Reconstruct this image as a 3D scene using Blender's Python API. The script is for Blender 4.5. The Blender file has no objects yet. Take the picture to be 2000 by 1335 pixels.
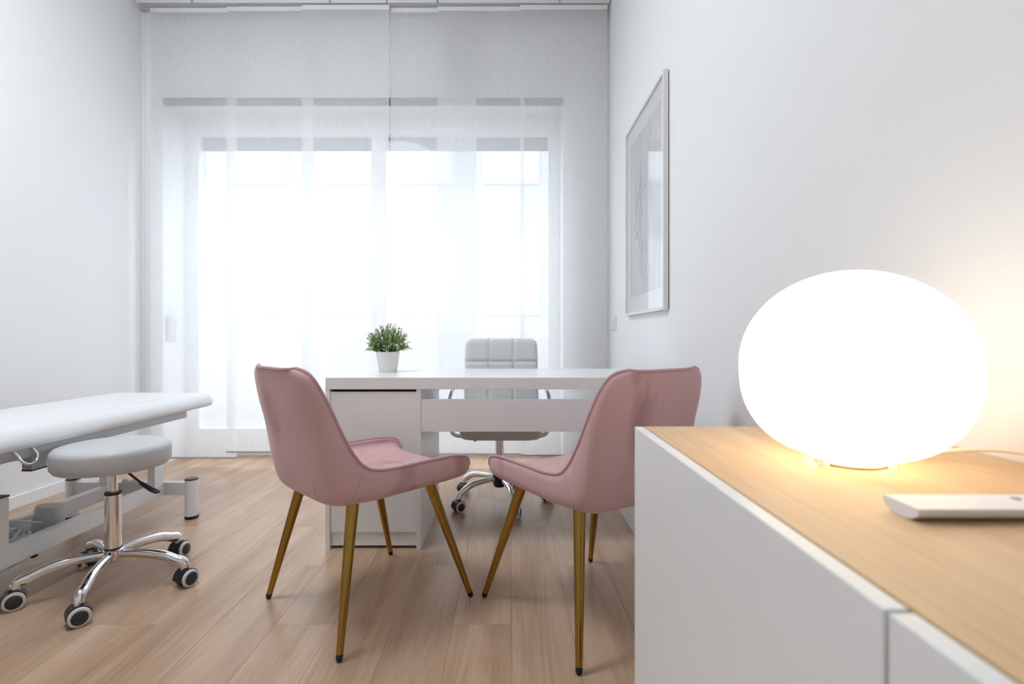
import bpy, bmesh, math, random
from mathutils import Vector, Matrix

# ------------------------------------------------------------------ camera, world, exposure
scene = bpy.context.scene
C = scene.collection
random.seed(7)

cam_d = bpy.data.cameras.new('camera')
cam = bpy.data.objects.new('camera', cam_d); C.objects.link(cam)
cam.location = (0, 0, 0.907); cam.rotation_euler = (math.radians(90), 0, 0)
cam_d.sensor_width = 36.0; cam_d.lens = 18.0          # 1000 px focal length at 2000 px width
cam_d.shift_x = 3.0 / 2000; cam_d.shift_y = -12.5 / 2000
cam_d.clip_start = 0.02
cam_d.dof.use_dof = True; cam_d.dof.focus_distance = 1.9; cam_d.dof.aperture_fstop = 4.0
scene.camera = cam

world = bpy.data.worlds.new('overcast_sky'); scene.world = world
world.use_nodes = True
bg = world.node_tree.nodes['Background']
bg.inputs['Color'].default_value = (0.84, 0.92, 1.0, 1); bg.inputs['Strength'].default_value = 5.0

vs = scene.view_settings
vs.view_transform = 'Standard'; vs.look = 'None'; vs.gamma = 1.0; vs.exposure = 0.20
vs.use_curve_mapping = False
scene.cycles.max_bounces = 6; scene.cycles.diffuse_bounces = 4; scene.cycles.glossy_bounces = 3
scene.cycles.transparent_max_bounces = 10
scene.cycles.adaptive_threshold = 0.05
scene.cycles.use_light_tree = False
scene.cycles.sample_clamp_indirect = 8.0

def area_light(name, loc, rot, sx, sy, power, color=(1, 1, 1), portal=False):
    l = bpy.data.lights.new(name, 'AREA'); l.shape = 'RECTANGLE'; l.size = sx; l.size_y = sy
    l.energy = power; l.color = color
    o = bpy.data.objects.new(name, l); C.objects.link(o); o.location = loc; o.rotation_euler = rot
    if portal: l.cycles.is_portal = True
    return o
area_light('window_portal', (-1.04, 3.99, 1.18), (math.radians(-90), 0, 0), 2.84, 2.30, 1.0, portal=True)

# ------------------------------------------------------------------ materials
MAT = {}
def mat(name, color, rough=0.5, metal=0.0, spec=0.5, **kw):
    m = bpy.data.materials.new(name); m.use_nodes = True
    b = m.node_tree.nodes['Principled BSDF']
    b.inputs['Base Color'].default_value = (*color, 1)
    b.inputs['Roughness'].default_value = rough; b.inputs['Metallic'].default_value = metal
    b.inputs['Specular IOR Level'].default_value = spec
    for k, v in kw.items():
        b.inputs[k.replace('_', ' ')].default_value = v
    MAT[name] = m
    return m
def nodes(m):
    return m.node_tree.nodes, m.node_tree.links, m.node_tree.nodes['Principled BSDF']
def add_bump(m, scale, strength, dist=0.002, detail=3.0, stretch=(1, 1, 1)):
    n, l, b = nodes(m)
    tc = n.new('ShaderNodeTexCoord'); mp = n.new('ShaderNodeMapping'); mp.inputs['Scale'].default_value = stretch
    t = n.new('ShaderNodeTexNoise'); t.inputs['Scale'].default_value = scale; t.inputs['Detail'].default_value = detail
    bp = n.new('ShaderNodeBump'); bp.inputs['Strength'].default_value = strength; bp.inputs['Distance'].default_value = dist
    l.new(tc.outputs['Object'], mp.inputs['Vector']); l.new(mp.outputs['Vector'], t.inputs['Vector'])
    l.new(t.outputs['Fac'], bp.inputs['Height']); l.new(bp.outputs['Normal'], b.inputs['Normal'])
    return t
def add_noise_color(m, c1, c2, scale, lo=0.35, hi=0.65, stretch=(1, 1, 1), detail=4.0):
    n, l, b = nodes(m)
    tc = n.new('ShaderNodeTexCoord'); mp = n.new('ShaderNodeMapping'); mp.inputs['Scale'].default_value = stretch
    t = n.new('ShaderNodeTexNoise'); t.inputs['Scale'].default_value = scale; t.inputs['Detail'].default_value = detail
    r = n.new('ShaderNodeValToRGB')
    r.color_ramp.elements[0].position = lo; r.color_ramp.elements[0].color = (*c1, 1)
    r.color_ramp.elements[1].position = hi; r.color_ramp.elements[1].color = (*c2, 1)
    l.new(tc.outputs['Object'], mp.inputs['Vector']); l.new(mp.outputs['Vector'], t.inputs['Vector'])
    l.new(t.outputs['Fac'], r.inputs['Fac']); l.new(r.outputs['Color'], b.inputs['Base Color'])

mat('wall_paint', (0.86, 0.865, 0.87), 0.75, spec=0.3)
mat('ceiling_paint', (0.86, 0.86, 0.86), 0.8, spec=0.2)
mat('trim_white', (0.86, 0.86, 0.86), 0.35)
add_bump(mat('lacquer_white', (0.86, 0.855, 0.85), 0.32), 400, 0.02, 0.0005)
mat('desk_white', (0.86, 0.85, 0.84), 0.30)
mat('dark_gap', (0.02, 0.018, 0.018), 0.7)
mat('shutter_brown', (0.045, 0.028, 0.022), 0.6)
mat('aluminium', (0.72, 0.73, 0.75), 0.35, 0.7)
mat('track_white', (0.80, 0.80, 0.81), 0.4)
mat('alu_rail', (0.45, 0.45, 0.47), 0.4, 0.6)
mat('chrome', (0.86, 0.86, 0.87), 0.06, 1.0)
add_bump(mat('brushed_gold', (0.40, 0.245, 0.055), 0.20, 1.0), 60, 0.15, 0.001, 2, (1, 1, 0.02))
mat('rubber_black', (0.012, 0.012, 0.013), 0.5)
mat('plastic_black', (0.018, 0.019, 0.022), 0.32)
mat('plastic_hub', (0.03, 0.032, 0.04), 0.3)
mat('tyre_white', (0.74, 0.74, 0.73), 0.45)
add_bump(mat('leather_grey', (0.56, 0.56, 0.565), 0.42), 260, 0.25, 0.0008)
add_bump(mat('leather_white', (0.79, 0.795, 0.80), 0.45), 260, 0.15, 0.0008)
add_bump(mat('leather_pale', (0.72, 0.73, 0.73), 0.45), 260, 0.2, 0.0008)
mat('steel_white', (0.82, 0.82, 0.82), 0.35)
mat('steel_grey', (0.42, 0.43, 0.45), 0.4, 0.2)
mat('plastic_grey', (0.55, 0.55, 0.54), 0.5)
mat('cable_grey', (0.62, 0.63, 0.64), 0.5)
mat('cable_white', (0.85, 0.80, 0.70), 0.4)
mat('plastic_white', (0.84, 0.84, 0.84), 0.35)
mat('remote_white', (0.80, 0.79, 0.80), 0.35)
mat('button_grey', (0.55, 0.55, 0.58), 0.5)
mat('ceramic_white', (0.84, 0.83, 0.81), 0.45)
mat('soil', (0.03, 0.035, 0.02), 0.9)
mat('stem_green', (0.10, 0.20, 0.06), 0.6)
mat('flower_cream', (0.90, 0.86, 0.52), 0.6)
mat('paper_mat', (0.90, 0.90, 0.91), 0.8)
mat('pencil_grey', (0.28, 0.29, 0.30), 0.9)
mat('pencil_light', (0.50, 0.51, 0.52), 0.9)
mat('frame_white', (0.82, 0.79, 0.79), 0.4)
mat('frame_back', (0.10, 0.07, 0.05), 0.7)
mat('concrete', (0.30, 0.30, 0.30), 0.9)
mat('parapet_paint', (0.40, 0.40, 0.39), 0.9)
mat('plaster_grey', (0.30, 0.31, 0.32), 0.9)
mat('label_paper', (0.75, 0.75, 0.74), 0.6)
mat('ink', (0.06, 0.06, 0.07), 0.6)

# paper print: faint grey wash
m = mat('paper_print', (0.80, 0.81, 0.82), 0.8)
add_noise_color(m, (0.62, 0.635, 0.65), (0.80, 0.81, 0.82), 3.0, 0.35, 0.65, (1, 2.5, 0.7))

# velvet
def velvet():
    m = mat('velvet_pink', (0.55, 0.29, 0.30), 0.85, spec=0.15, Sheen_Weight=0.8, Sheen_Roughness=0.35)
    nd, l, b = nodes(m)
    b.inputs['Sheen Tint'].default_value = (1.0, 0.80, 0.82, 1)
    tc = nd.new('ShaderNodeTexCoord')
    mp = nd.new('ShaderNodeMapping'); mp.inputs['Scale'].default_value = (1.0, 1.0, 0.45)
    t = nd.new('ShaderNodeTexNoise'); t.inputs['Scale'].default_value = 7.5; t.inputs['Detail'].default_value = 6
    t.inputs['Distortion'].default_value = 0.25
    r = nd.new('ShaderNodeValToRGB')
    r.color_ramp.elements[0].position = 0.30; r.color_ramp.elements[0].color = (0.47, 0.27, 0.275, 1)
    r.color_ramp.elements[1].position = 0.44; r.color_ramp.elements[1].color = (0.665, 0.425, 0.425, 1)
    t2 = nd.new('ShaderNodeTexNoise'); t2.inputs['Scale'].default_value = 420; t2.inputs['Detail'].default_value = 2
    bp = nd.new('ShaderNodeBump'); bp.inputs['Strength'].default_value = 0.25; bp.inputs['Distance'].default_value = 0.001
    l.new(tc.outputs['Object'], mp.inputs['Vector']); l.new(mp.outputs['Vector'], t.inputs['Vector'])
    l.new(tc.outputs['Object'], t2.inputs['Vector'])
    l.new(t.outputs['Fac'], r.inputs['Fac']); l.new(r.outputs['Color'], b.inputs['Base Color'])
    l.new(t2.outputs['Fac'], bp.inputs['Height']); l.new(bp.outputs['Normal'], b.inputs['Normal'])
velvet()
mat('velvet_piping', (0.54, 0.32, 0.35), 0.8, spec=0.15, Sheen_Weight=0.4)

# wood: grain runs along local Y
def wood(name, c_dark, c_mid, c_light, vary=0.0, rough=0.45, scale=1.0, world_rand=True):
    m = mat(name, c_mid, rough, spec=0.4)
    nd, l, b = nodes(m)
    tc = nd.new('ShaderNodeTexCoord')
    oi = nd.new('ShaderNodeObjectInfo')
    off = nd.new('ShaderNodeVectorMath'); off.operation = 'MULTIPLY_ADD'
    sc = nd.new('ShaderNodeCombineXYZ')
    for k, v in enumerate((37.0, 91.0, 13.0)):
        mu = nd.new('ShaderNodeMath'); mu.operation = 'MULTIPLY'; mu.inputs[1].default_value = v
        l.new(oi.outputs['Random'], mu.inputs[0]); l.new(mu.outputs[0], sc.inputs[k])
    add = nd.new('ShaderNodeVectorMath'); add.operation = 'ADD'
    l.new(tc.outputs['Object'], add.inputs[0]); l.new(sc.outputs[0], add.inputs[1])
    # broad figure
    m1 = nd.new('ShaderNodeMapping'); m1.inputs['Scale'].default_value = (9 * scale, 0.9 * scale, 1)
    l.new(add.outputs[0], m1.inputs['Vector'])
    n1 = nd.new('ShaderNodeTexNoise'); n1.inputs['Scale'].default_value = 1.0; n1.inputs['Detail'].default_value = 5
    n1.inputs['Distortion'].default_value = 0.5
    l.new(m1.outputs[0], n1.inputs['Vector'])
    # ring lines from the contour of a smooth noise
    m3 = nd.new('ShaderNodeMapping'); m3.inputs['Scale'].default_value = (5.5 * scale, 0.55 * scale, 1)
    l.new(add.outputs[0], m3.inputs['Vector'])
    n3 = nd.new('ShaderNodeTexNoise'); n3.inputs['Scale'].default_value = 1.0; n3.inputs['Detail'].default_value = 1.0
    l.new(m3.outputs[0], n3.inputs['Vector'])
    mul = nd.new('ShaderNodeMath'); mul.operation = 'MULTIPLY'; mul.inputs[1].default_value = 95.0
    l.new(n3.outputs['Fac'], mul.inputs[0])
    sn = nd.new('ShaderNodeMath'); sn.operation = 'SINE'; l.new(mul.outputs[0], sn.inputs[0])
    # fine fibres
    m2 = nd.new('ShaderNodeMapping'); m2.inputs['Scale'].default_value = (190 * scale, 5 * scale, 1)
    l.new(add.outputs[0], m2.inputs['Vector'])
    n2 = nd.new('ShaderNodeTexNoise'); n2.inputs['Scale'].default_value = 1.0; n2.inputs['Detail'].default_value = 3
    l.new(m2.outputs[0], n2.inputs['Vector'])
    s1 = nd.new('ShaderNodeMath'); s1.operation = 'MULTIPLY_ADD'; s1.inputs[1].default_value = 0.035
    l.new(sn.outputs[0], s1.inputs[0]); l.new(n1.outputs['Fac'], s1.inputs[2])
    s2 = nd.new('ShaderNodeMath'); s2.operation = 'MULTIPLY_ADD'; s2.inputs[1].default_value = 0.38
    l.new(n2.outputs['Fac'], s2.inputs[0]); l.new(s1.outputs[0], s2.inputs[2])
    s3 = nd.new('ShaderNodeMath'); s3.operation = 'MULTIPLY_ADD'; s3.inputs[1].default_value = vary
    l.new(oi.outputs['Random'], s3.inputs[0]); l.new(s2.outputs[0], s3.inputs[2])
    r = nd.new('ShaderNodeValToRGB')
    e = r.color_ramp.elements
    e[0].position = 0.44 + vary * 0.4; e[0].color = (*c_dark, 1)
    e[1].position = 0.94 + vary * 0.6; e[1].color = (*c_light, 1)
    em = e.new(0.69 + vary * 0.5); em.color = (*c_mid, 1)
    l.new(s3.outputs[0], r.inputs['Fac']); l.new(r.outputs['Color'], b.inputs['Base Color'])
    bp = nd.new('ShaderNodeBump'); bp.inputs['Strength'].default_value = 0.08; bp.inputs['Distance'].default_value = 0.001
    l.new(n2.outputs['Fac'], bp.inputs['Height']); l.new(bp.outputs['Normal'], b.inputs['Normal'])
wood('floor_oak', (0.37, 0.235, 0.150), (0.50, 0.335, 0.222), (0.62, 0.445, 0.315), vary=0.05, rough=0.29)
wood('top_oak', (0.58, 0.375, 0.20), (0.72, 0.49, 0.275), (0.80, 0.57, 0.335), rough=0.45, scale=1.4)

# leaf greens
m = mat('leaf_green', (0.12, 0.26, 0.06), 0.55)
add_noise_color(m, (0.06, 0.18, 0.055), (0.42, 0.52, 0.18), 38, 0.38, 0.64)

# glass pane: mostly clear, a little mirror
def pane(name, refl=0.08, tint=(1, 1, 1)):
    m = bpy.data.materials.new(name); m.use_nodes = True; MAT[name] = m
    nd, l = m.node_tree.nodes, m.node_tree.links
    nd.clear()
    o = nd.new('ShaderNodeOutputMaterial'); tr = nd.new('ShaderNodeBsdfTransparent'); tr.inputs[0].default_value = (*tint, 1)
    g = nd.new('ShaderNodeBsdfGlossy'); g.inputs['Roughness'].default_value = 0.02
    lw = nd.new('ShaderNodeLayerWeight'); lw.inputs['Blend'].default_value = 0.5
    pw = nd.new('ShaderNodeMath'); pw.operation = 'POWER'; pw.inputs[1].default_value = 5.0
    fr = nd.new('ShaderNodeMath'); fr.operation = 'MULTIPLY_ADD'; fr.inputs[1].default_value = 0.96; fr.inputs[2].default_value = 0.04
    mx = nd.new('ShaderNodeMixShader')
    l.new(lw.outputs['Facing'], pw.inputs[0]); l.new(pw.outputs[0], fr.inputs[0])
    l.new(fr.outputs[0], mx.inputs[0]); l.new(tr.outputs[0], mx.inputs[1]); l.new(g.outputs[0], mx.inputs[2])
    l.new(mx.outputs[0], o.inputs[0])
pane('window_glass'); pane('picture_glass')

# sheer curtain
def sheer():
    m = bpy.data.materials.new('sheer_fabric'); m.use_nodes = True; MAT['sheer_fabric'] = m
    nd, l = m.node_tree.nodes, m.node_tree.links
    nd.clear()
    o = nd.new('ShaderNodeOutputMaterial')
    tr = nd.new('ShaderNodeBsdfTransparent'); tr.inputs[0].default_value = (1, 1, 1, 1)
    tl = nd.new('ShaderNodeBsdfTranslucent'); tl.inputs[0].default_value = (0.93, 0.935, 0.945, 1)
    df = nd.new('ShaderNodeBsdfDiffuse'); df.inputs[0].default_value = (0.88, 0.87, 0.875, 1)
    m1 = nd.new('ShaderNodeMixShader'); m1.inputs[0].default_value = 0.48
    m2 = nd.new('ShaderNodeMixShader')
    tc = nd.new('ShaderNodeTexCoord'); mp = nd.new('ShaderNodeMapping'); mp.inputs['Scale'].default_value = (260, 1, 9)
    t = nd.new('ShaderNodeTexNoise'); t.inputs['Scale'].default_value = 1.0; t.inputs['Detail'].default_value = 3
    mr = nd.new('ShaderNodeMapRange'); mr.inputs['From Min'].default_value = 0.3; mr.inputs['From Max'].default_value = 0.7
    mr.inputs['To Min'].default_value = 0.64; mr.inputs['To Max'].default_value = 0.71
    l.new(tc.outputs['Object'], mp.inputs[0]); l.new(mp.outputs[0], t.inputs['Vector'])
    l.new(t.outputs['Fac'], mr.inputs['Value']); l.new(mr.outputs[0], m2.inputs[0])
    l.new(tl.outputs[0], m1.inputs[1]); l.new(df.outputs[0], m1.inputs[2])
    l.new(tr.outputs[0], m2.inputs[1]); l.new(m1.outputs[0], m2.inputs[2])
    l.new(m2.outputs[0], o.inputs[0])
sheer()

def emit(name, color, strength):
    m = bpy.data.materials.new(name); m.use_nodes = True; MAT[name] = m
    b = m.node_tree.nodes['Principled BSDF']
    b.inputs['Base Color'].default_value = (0.9, 0.88, 0.84, 1); b.inputs['Roughness'].default_value = 0.25
    b.inputs['Emission Color'].default_value = (*color, 1); b.inputs['Emission Strength'].default_value = strength
    return m
emit('lamp_glass', (1.0, 0.79, 0.56), 1.7)
emit('fill_diffuser', (0.89, 0.95, 1.0), 21.5)  # glow of the added ceiling fill light

# ------------------------------------------------------------------ mesh helpers
def obj(name, bm, material, parent=None, smooth=False, loc=None):
    me = bpy.data.meshes.new(name)
    bmesh.ops.recalc_face_normals(bm, faces=bm.faces)
    bm.to_mesh(me); bm.free()
    if smooth:
        for p in me.polygons: p.use_smooth = True
        if smooth != 'all':
            me.set_sharp_from_angle(angle=math.radians(38))
    o = bpy.data.objects.new(name, me); C.objects.link(o)
    me.materials.append(MAT[material])
    if parent: o.parent = parent
    if loc: o.location = loc
    return o
def empty(name, loc=(0, 0, 0), rz=0.0):
    o = bpy.data.objects.new(name, None); C.objects.link(o)
    o.empty_display_size = 0.1; o.location = loc; o.rotation_euler = (0, 0, rz)
    return o
def tag(o, label=None, cat=None, group=None, kind=None):
    if label: o['label'] = label
    if cat: o['category'] = cat
    if group: o['group'] = group
    if kind: o['kind'] = kind
    return o

def box(bm, x0, x1, y0, y1, z0, z1, bevel=0.0, seg=2):
    vs_ = [bm.verts.new((x, y, z)) for x in (x0, x1) for y in (y0, y1) for z in (z0, z1)]
    idx = [(0, 1, 3, 2), (4, 6, 7, 5), (0, 4, 5, 1), (2, 3, 7, 6), (0, 2, 6, 4), (1, 5, 7, 3)]
    fs = [bm.faces.new([vs_[i] for i in f]) for f in idx]
    if bevel > 0:
        es = list({e for f in fs for e in f.edges})
        bmesh.ops.bevel(bm, geom=es, offset=bevel, segments=seg, profile=0.5, affect='EDGES')
    return bm
def B(): return bmesh.new()
def boxm(*a, **k): return box(B(), *a, **k)

def frame_for(t):
    t = t.normalized()
    up = Vector((0, 0, 1)) if abs(t.z) < 0.95 else Vector((1, 0, 0))
    a = t.cross(up).normalized(); b = a.cross(t).normalized()
    return a, b
def tube(bm, pts, rad, seg=12, flat=1.0, closed=False, up=None):
    """sweep an ellipse along a polyline; rad scalar or list; flat scales the second axis"""
    pts = [Vector(p) for p in pts]
    n = len(pts)
    if not hasattr(rad, '__len__'): rad = [rad] * n
    rings = []; prev = None
    for i, p in enumerate(pts):
        if closed: t = pts[(i + 1) % n] - pts[i - 1]
        else: t = pts[min(i + 1, n - 1)] - pts[max(i - 1, 0)]
        t.normalize()
        if up is not None:
            a = t.cross(Vector(up)).normalized(); b = a.cross(t).normalized()
        elif prev is None:
            a, b = frame_for(t)
        else:
            a = prev - t * prev.dot(t); a.normalize(); b = a.cross(t).normalized()
        prev = a
        rings.append([bm.verts.new(p + a * math.cos(2 * math.pi * k / seg) * rad[i] + b * math.sin(2 * math.pi * k / seg) * rad[i] * flat) for k in range(seg)])
    m = n if closed else n - 1
    for i in range(m):
        r0, r1 = rings[i], rings[(i + 1) % n]
        for k in range(seg):
            bm.faces.new((r0[k], r0[(k + 1) % seg], r1[(k + 1) % seg], r1[k]))
    if not closed:
        bm.faces.new(list(reversed(rings[0]))); bm.faces.new(rings[-1])
    return bm
def lathe(bm, prof, seg=32, origin=(0, 0, 0), mtx=None):
    """prof: list of (r, z); closes at r == 0"""
    rings = []
    for r, z in prof:
        if r < 1e-6:
            co = Vector((0, 0, z)); co = (mtx @ co) if mtx else co
            rings.append([bm.verts.new(co + Vector(origin))])
        else:
            ring = []
            for k in range(seg):
                co = Vector((r * math.cos(2 * math.pi * k / seg), r * math.sin(2 * math.pi * k / seg), z))
                co = (mtx @ co) if mtx else co
                ring.append(bm.verts.new(co + Vector(origin)))
            rings.append(ring)
    for a, b in zip(rings[:-1], rings[1:]):
        for k in range(seg):
            k2 = (k + 1) % seg
            if len(a) == 1 and len(b) == 1: continue
            if len(a) == 1: bm.faces.new((a[0], b[k2], b[k]))
            elif len(b) == 1: bm.faces.new((a[k], a[k2], b[0]))
            else: bm.faces.new((a[k], a[k2], b[k2], b[k]))
    return bm
def catmull(keys, n):
    """keys: list of tuples; returns n interpolated tuples over the whole length"""
    out = []
    m = len(keys) - 1
    for i in range(n):
        t = i / (n - 1) * m
        k = min(int(t), m - 1); u = t - k
        p0 = keys[max(k - 1, 0)]; p1 = keys[k]; p2 = keys[k + 1]; p3 = keys[min(k + 2, m)]
        out.append(tuple(0.5 * (2 * b + (c - a) * u + (2 * a - 5 * b + 4 * c - d) * u * u + (-a + 3 * b - 3 * c + d) * u ** 3) for a, b, c, d in zip(p0, p1, p2, p3)))
    return out
def rot_to(axis):
    return Vector((0, 0, 1)).rotation_difference(Vector(axis)).to_matrix()

# ------------------------------------------------------------------ the room
XL, XR, YB, YF, ZC = -2.60, 0.69, 3.62, -1.70, 3.204   # left, right, window wall, wall behind, ceiling
WX0, WX1, WZ1, WY = -2.458, 0.373, 2.58, 3.88           # window recess

fl = obj('floor', boxm(XL - 0.1, XR + 0.1, YF - 0.1, 4.05, -0.06, -0.008), 'dark_gap')
tag(fl, kind='structure')
PW, PL = 0.186, 1.24
shared = {}
def plank(x0, x1, y0, y1):
    key = (round(x1 - x0, 4), round(y1 - y0, 4))
    g = 0.0002
    if key not in shared:
        w, h = key
        bm = boxm(g, w - g, g, h - g, -0.0078, 0.0)
        top = [f for f in bm.faces if all(abs(v.co.z) < 1e-6 for v in f.verts)]
        es = [e for e in top[0].edges]
        bmesh.ops.bevel(bm, geom=es, offset=0.0004, segments=1, affect='EDGES')
        o = obj('plank', bm, 'floor_oak', fl); shared[key] = o.data
    else:
        o = bpy.data.objects.new('plank', shared[key]); C.objects.link(o); o.parent = fl
    o.location = (x0, y0, 0)
x = XL; col = 0
while x < XR - 1e-4:
    x1 = min(x + PW, XR)
    inrec = x1 > WX0 and x < WX1
    ytop = WY if inrec else YB
    y = YF - (col * 0.413 % PL)
    while y < ytop:
        a, b_ = max(y, YF), min(y + PL, ytop)
        if b_ - a > 0.02: plank(x, x1, a, b_)
        y += PL
    x = x1; col += 1

tag(obj('ceiling', boxm(XL - 0.1, XR + 0.1, YF - 0.1, YB + 0.1, ZC, ZC + 0.1), 'ceiling_paint'), kind='structure')
tag(obj('wall_left', boxm(XL - 0.12, XL, YF - 0.1, YB + 0.3, -0.01, ZC), 'wall_paint'), kind='structure')
tag(obj('wall_right', boxm(XR, XR + 0.12, YF - 0.1, YB + 0.3, -0.01, ZC), 'wall_paint'), kind='structure')
tag(obj('wall_rear', boxm(XL, XR, YF - 0.12, YF, -0.01, ZC), 'wall_paint'), kind='structure')
bm = B()
box(bm, XL, WX0, YB, YB + 0.38, -0.01, ZC)
box(bm, WX1, XR, YB, YB + 0.38, -0.01, ZC)
box(bm, WX0, WX1, YB, YB + 0.38, WZ1, ZC)
wb = obj('wall_window', bm, 'wall_paint'); tag(wb, kind='structure')
# dark strip along the front edge of the lintel
tag(obj('lintel_strip', boxm(WX0 + 0.005, WX1 - 0.005, YB - 0.006, YB + 0.02, WZ1 - 0.042, WZ1 + 0.004), 'shutter_brown'), kind='structure')

tag(obj('trim_2', boxm(XL, XL + 0.012, YB - 0.012, YB, 0.068, ZC, 0.003), 'trim_white'), kind='structure')
def skirting(name, x0, x1, y0, y1):
    bm = boxm(x0, x1, y0, y1, 0.0, 0.068, bevel=0.003)
    tag(obj(name, bm, 'trim_white'), kind='structure')
skirting('baseboard_left', XL, XL + 0.014, YF, YB)
skirting('baseboard_right', XR - 0.014, XR, YF, YB)
skirting('baseboard_window', XL + 0.014, WX0, YB - 0.014, YB)
skirting('baseboard_jamb', WX0, WX0 + 0.012, YB, WY)

# window: white frame, two tall leaves, dark roller shutter half lowered at the top
win = empty('window_1', ((WX0 + WX1) / 2, WY, 0)); tag(win, kind='structure')
wc = (WX0 + WX1) / 2
def wpart(name, bm, m, parent=win):
    o = obj(name, bm, m, parent); o.location = (-wc, -WY, 0) if parent is win else (0, 0, 0); return o
bm = B()
box(bm, WX0, WX0 + 0.035, WY, WY + 0.07, 0.0, WZ1, 0.003); box(bm, WX1 - 0.03, WX1, WY, WY + 0.07, 0.0, WZ1, 0.003)
box(bm, WX0 + 0.035, WX1 - 0.03, WY, WY + 0.07, 2.50, WZ1); box(bm, WX0 + 0.035, WX1 - 0.03, WY, WY + 0.07, 0.0, 0.09)
wpart('window_frame', bm, 'trim_white')
for a, b_ in ((WX0 + 0.035, -1.00), (-1.00, WX1 - 0.03)):
    bm = B()
    box(bm, a, a + 0.055, WY + 0.005, WY + 0.06, 0.09, 2.50); box(bm, b_ - 0.055, b_, WY + 0.005, WY + 0.06, 0.09, 2.50)
    box(bm, a + 0.055, b_ - 0.055, WY + 0.005, WY + 0.06, 2.43, 2.50); box(bm, a + 0.055, b_ - 0.055, WY + 0.005, WY + 0.06, 0.09, 0.20)
    lf = wpart('window_leaf', bm, 'trim_white')
    wpart('pane', boxm(a + 0.055, b_ - 0.055, WY + 0.03, WY + 0.034, 0.20, 2.43), 'window_glass', lf)
    hb = B(); hx = b_ - 0.035 if a < -1.5 else a + 0.035
    box(hb, hx - 0.012, hx + 0.012, WY - 0.002, WY + 0.005, 1.00, 1.14, 0.002)
    box(hb, hx - 0.008, hx + 0.008, WY - 0.035, WY - 0.002, 1.06, 1.08, 0.002)
    wpart('handle', hb, 'aluminium', lf)
sh = wpart('roller_shutter', boxm(WX0 + 0.02, WX1 - 0.02, WY + 0.10, WY + 0.105, 2.34, 2.62), 'shutter_brown')
for k in range(6):
    z = 2.34 + k * 0.045
    wpart('slat', boxm(WX0 + 0.02, WX1 - 0.02, WY + 0.085, WY + 0.10, z + 0.003, z + 0.043, 0.004), 'shutter_brown', sh)

# outside: terrace floor and a low parapet
tag(obj('terrace_floor', boxm(-6, 4, 4.05, 6.2, -0.12, -0.02), 'concrete'), kind='structure')
tag(obj('terrace_parapet', boxm(-6, 4, 6.0, 6.15, -0.02, 0.95), 'parapet_paint'), kind='structure')

tag(obj('street', boxm(-40, 40, 6.2, 60, -4.1, -4.0), 'concrete'), kind='structure')
# pale building across the street, plaster front with window bays
bf = obj('building_facade', boxm(-9, 7, 11.0, 11.4, -4.0, 8.0), 'plaster_grey'); tag(bf, kind='structure')
for gx in (-7.2, -5.4, -3.6, -1.8, 0.0, 1.8, 3.6):
    for gz in (-0.6, 2.2, 5.0):
        wf = obj('window_bay', boxm(gx - 0.62, gx + 0.62, 10.94, 11.0, gz - 0.85, gz + 0.85, 0.01), 'parapet_paint', bf)
        obj('pane', boxm(gx - 0.52, gx + 0.52, 10.93, 10.945, gz - 0.75, gz + 0.75), 'plastic_grey', wf)

# strap winder on the left jamb of the recess
o = empty('shutter_strap_winder', (WX0, 3.70, 0.96))
obj('cover', boxm(0, 0.018, -0.045, 0.045, -0.09, 0.09, 0.004), 'plastic_grey', o)
obj('strap_slot', boxm(0.018, 0.020, -0.012, 0.012, 0.060, 0.075), 'trim_white', o)
tag(o, 'grey shutter strap box on the window recess side behind the leftmost curtain panel', 'shutter winder')

# rear wall door (behind the camera) closes the room
d1 = empty('door_1', (-1.1, YF + 0.002, 0)); tag(d1, kind='structure')
obj('door_leaf', boxm(-0.42, 0.42, 0.0, 0.03, 0.005, 2.05, 0.002), 'trim_white', d1)
bm = B()
box(bm, -0.50, -0.425, 0.0, 0.035, 0.0, 2.13); box(bm, 0.425, 0.50, 0.0, 0.035, 0.0, 2.13); box(bm, -0.425, 0.425, 0.0, 0.035, 2.055, 2.13)
obj('door_frame', bm, 'trim_white', d1)
bm = B(); tube(bm, [(0.36, 0.03, 1.02), (0.36, 0.075, 1.02), (0.25, 0.08, 1.02)], 0.009); obj('handle', bm, 'aluminium', d1, True)

# opal drum fill light, added out of view on the ceiling to brighten the room
o = empty('ceiling_fill_light', (-1.35, 1.50, ZC))
bm = B(); lathe(bm, [(0, 0), (0.37, 0), (0.37, -0.03), (0, -0.03)], 40); obj('mount', bm, 'trim_white', o, True)
bm = B(); lathe(bm, [(0.36, -0.031), (0.36, -0.17), (0.34, -0.19), (0, -0.195)], 32); obj('diffuser', bm, 'fill_diffuser', o, True)
tag(o, 'round opal fill light added on the ceiling, out of view', 'fill light')

# ------------------------------------------------------------------ panel curtains and their tracks
TZ = 3.186
TRK = (3.525, 3.540, 3.555)
def track(x0, x1, label):
    o = empty('curtain_track', ((x0 + x1) / 2, 3.54, TZ))
    hw = (x1 - x0) / 2
    bm = B(); box(bm, -hw, hw, -0.032, 0.032, 0.010, 0.018)
    for yy in (-0.032, -0.0235, -0.0075, 0.0075, 0.0225, 0.030):
        box(bm, -hw, hw, yy - 0.0015, yy + 0.0015, 0.0, 0.010)
    obj('rail', bm, 'track_white', o)
    for s in (-0.55, 0.55):
        bm = B(); lathe(bm, [(0, -0.004), (0.006, -0.004), (0.006, 0.02), (0, 0.02)], 10)
        obj('screw', bm, 'steel_grey', o, loc=(s * hw, -0.036, 0.004))
    tag(o, label, 'curtain track', 'ceiling curtain tracks')
track(-2.565, -0.852, 'three-channel white curtain track on ceiling over the left half of the window')
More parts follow.
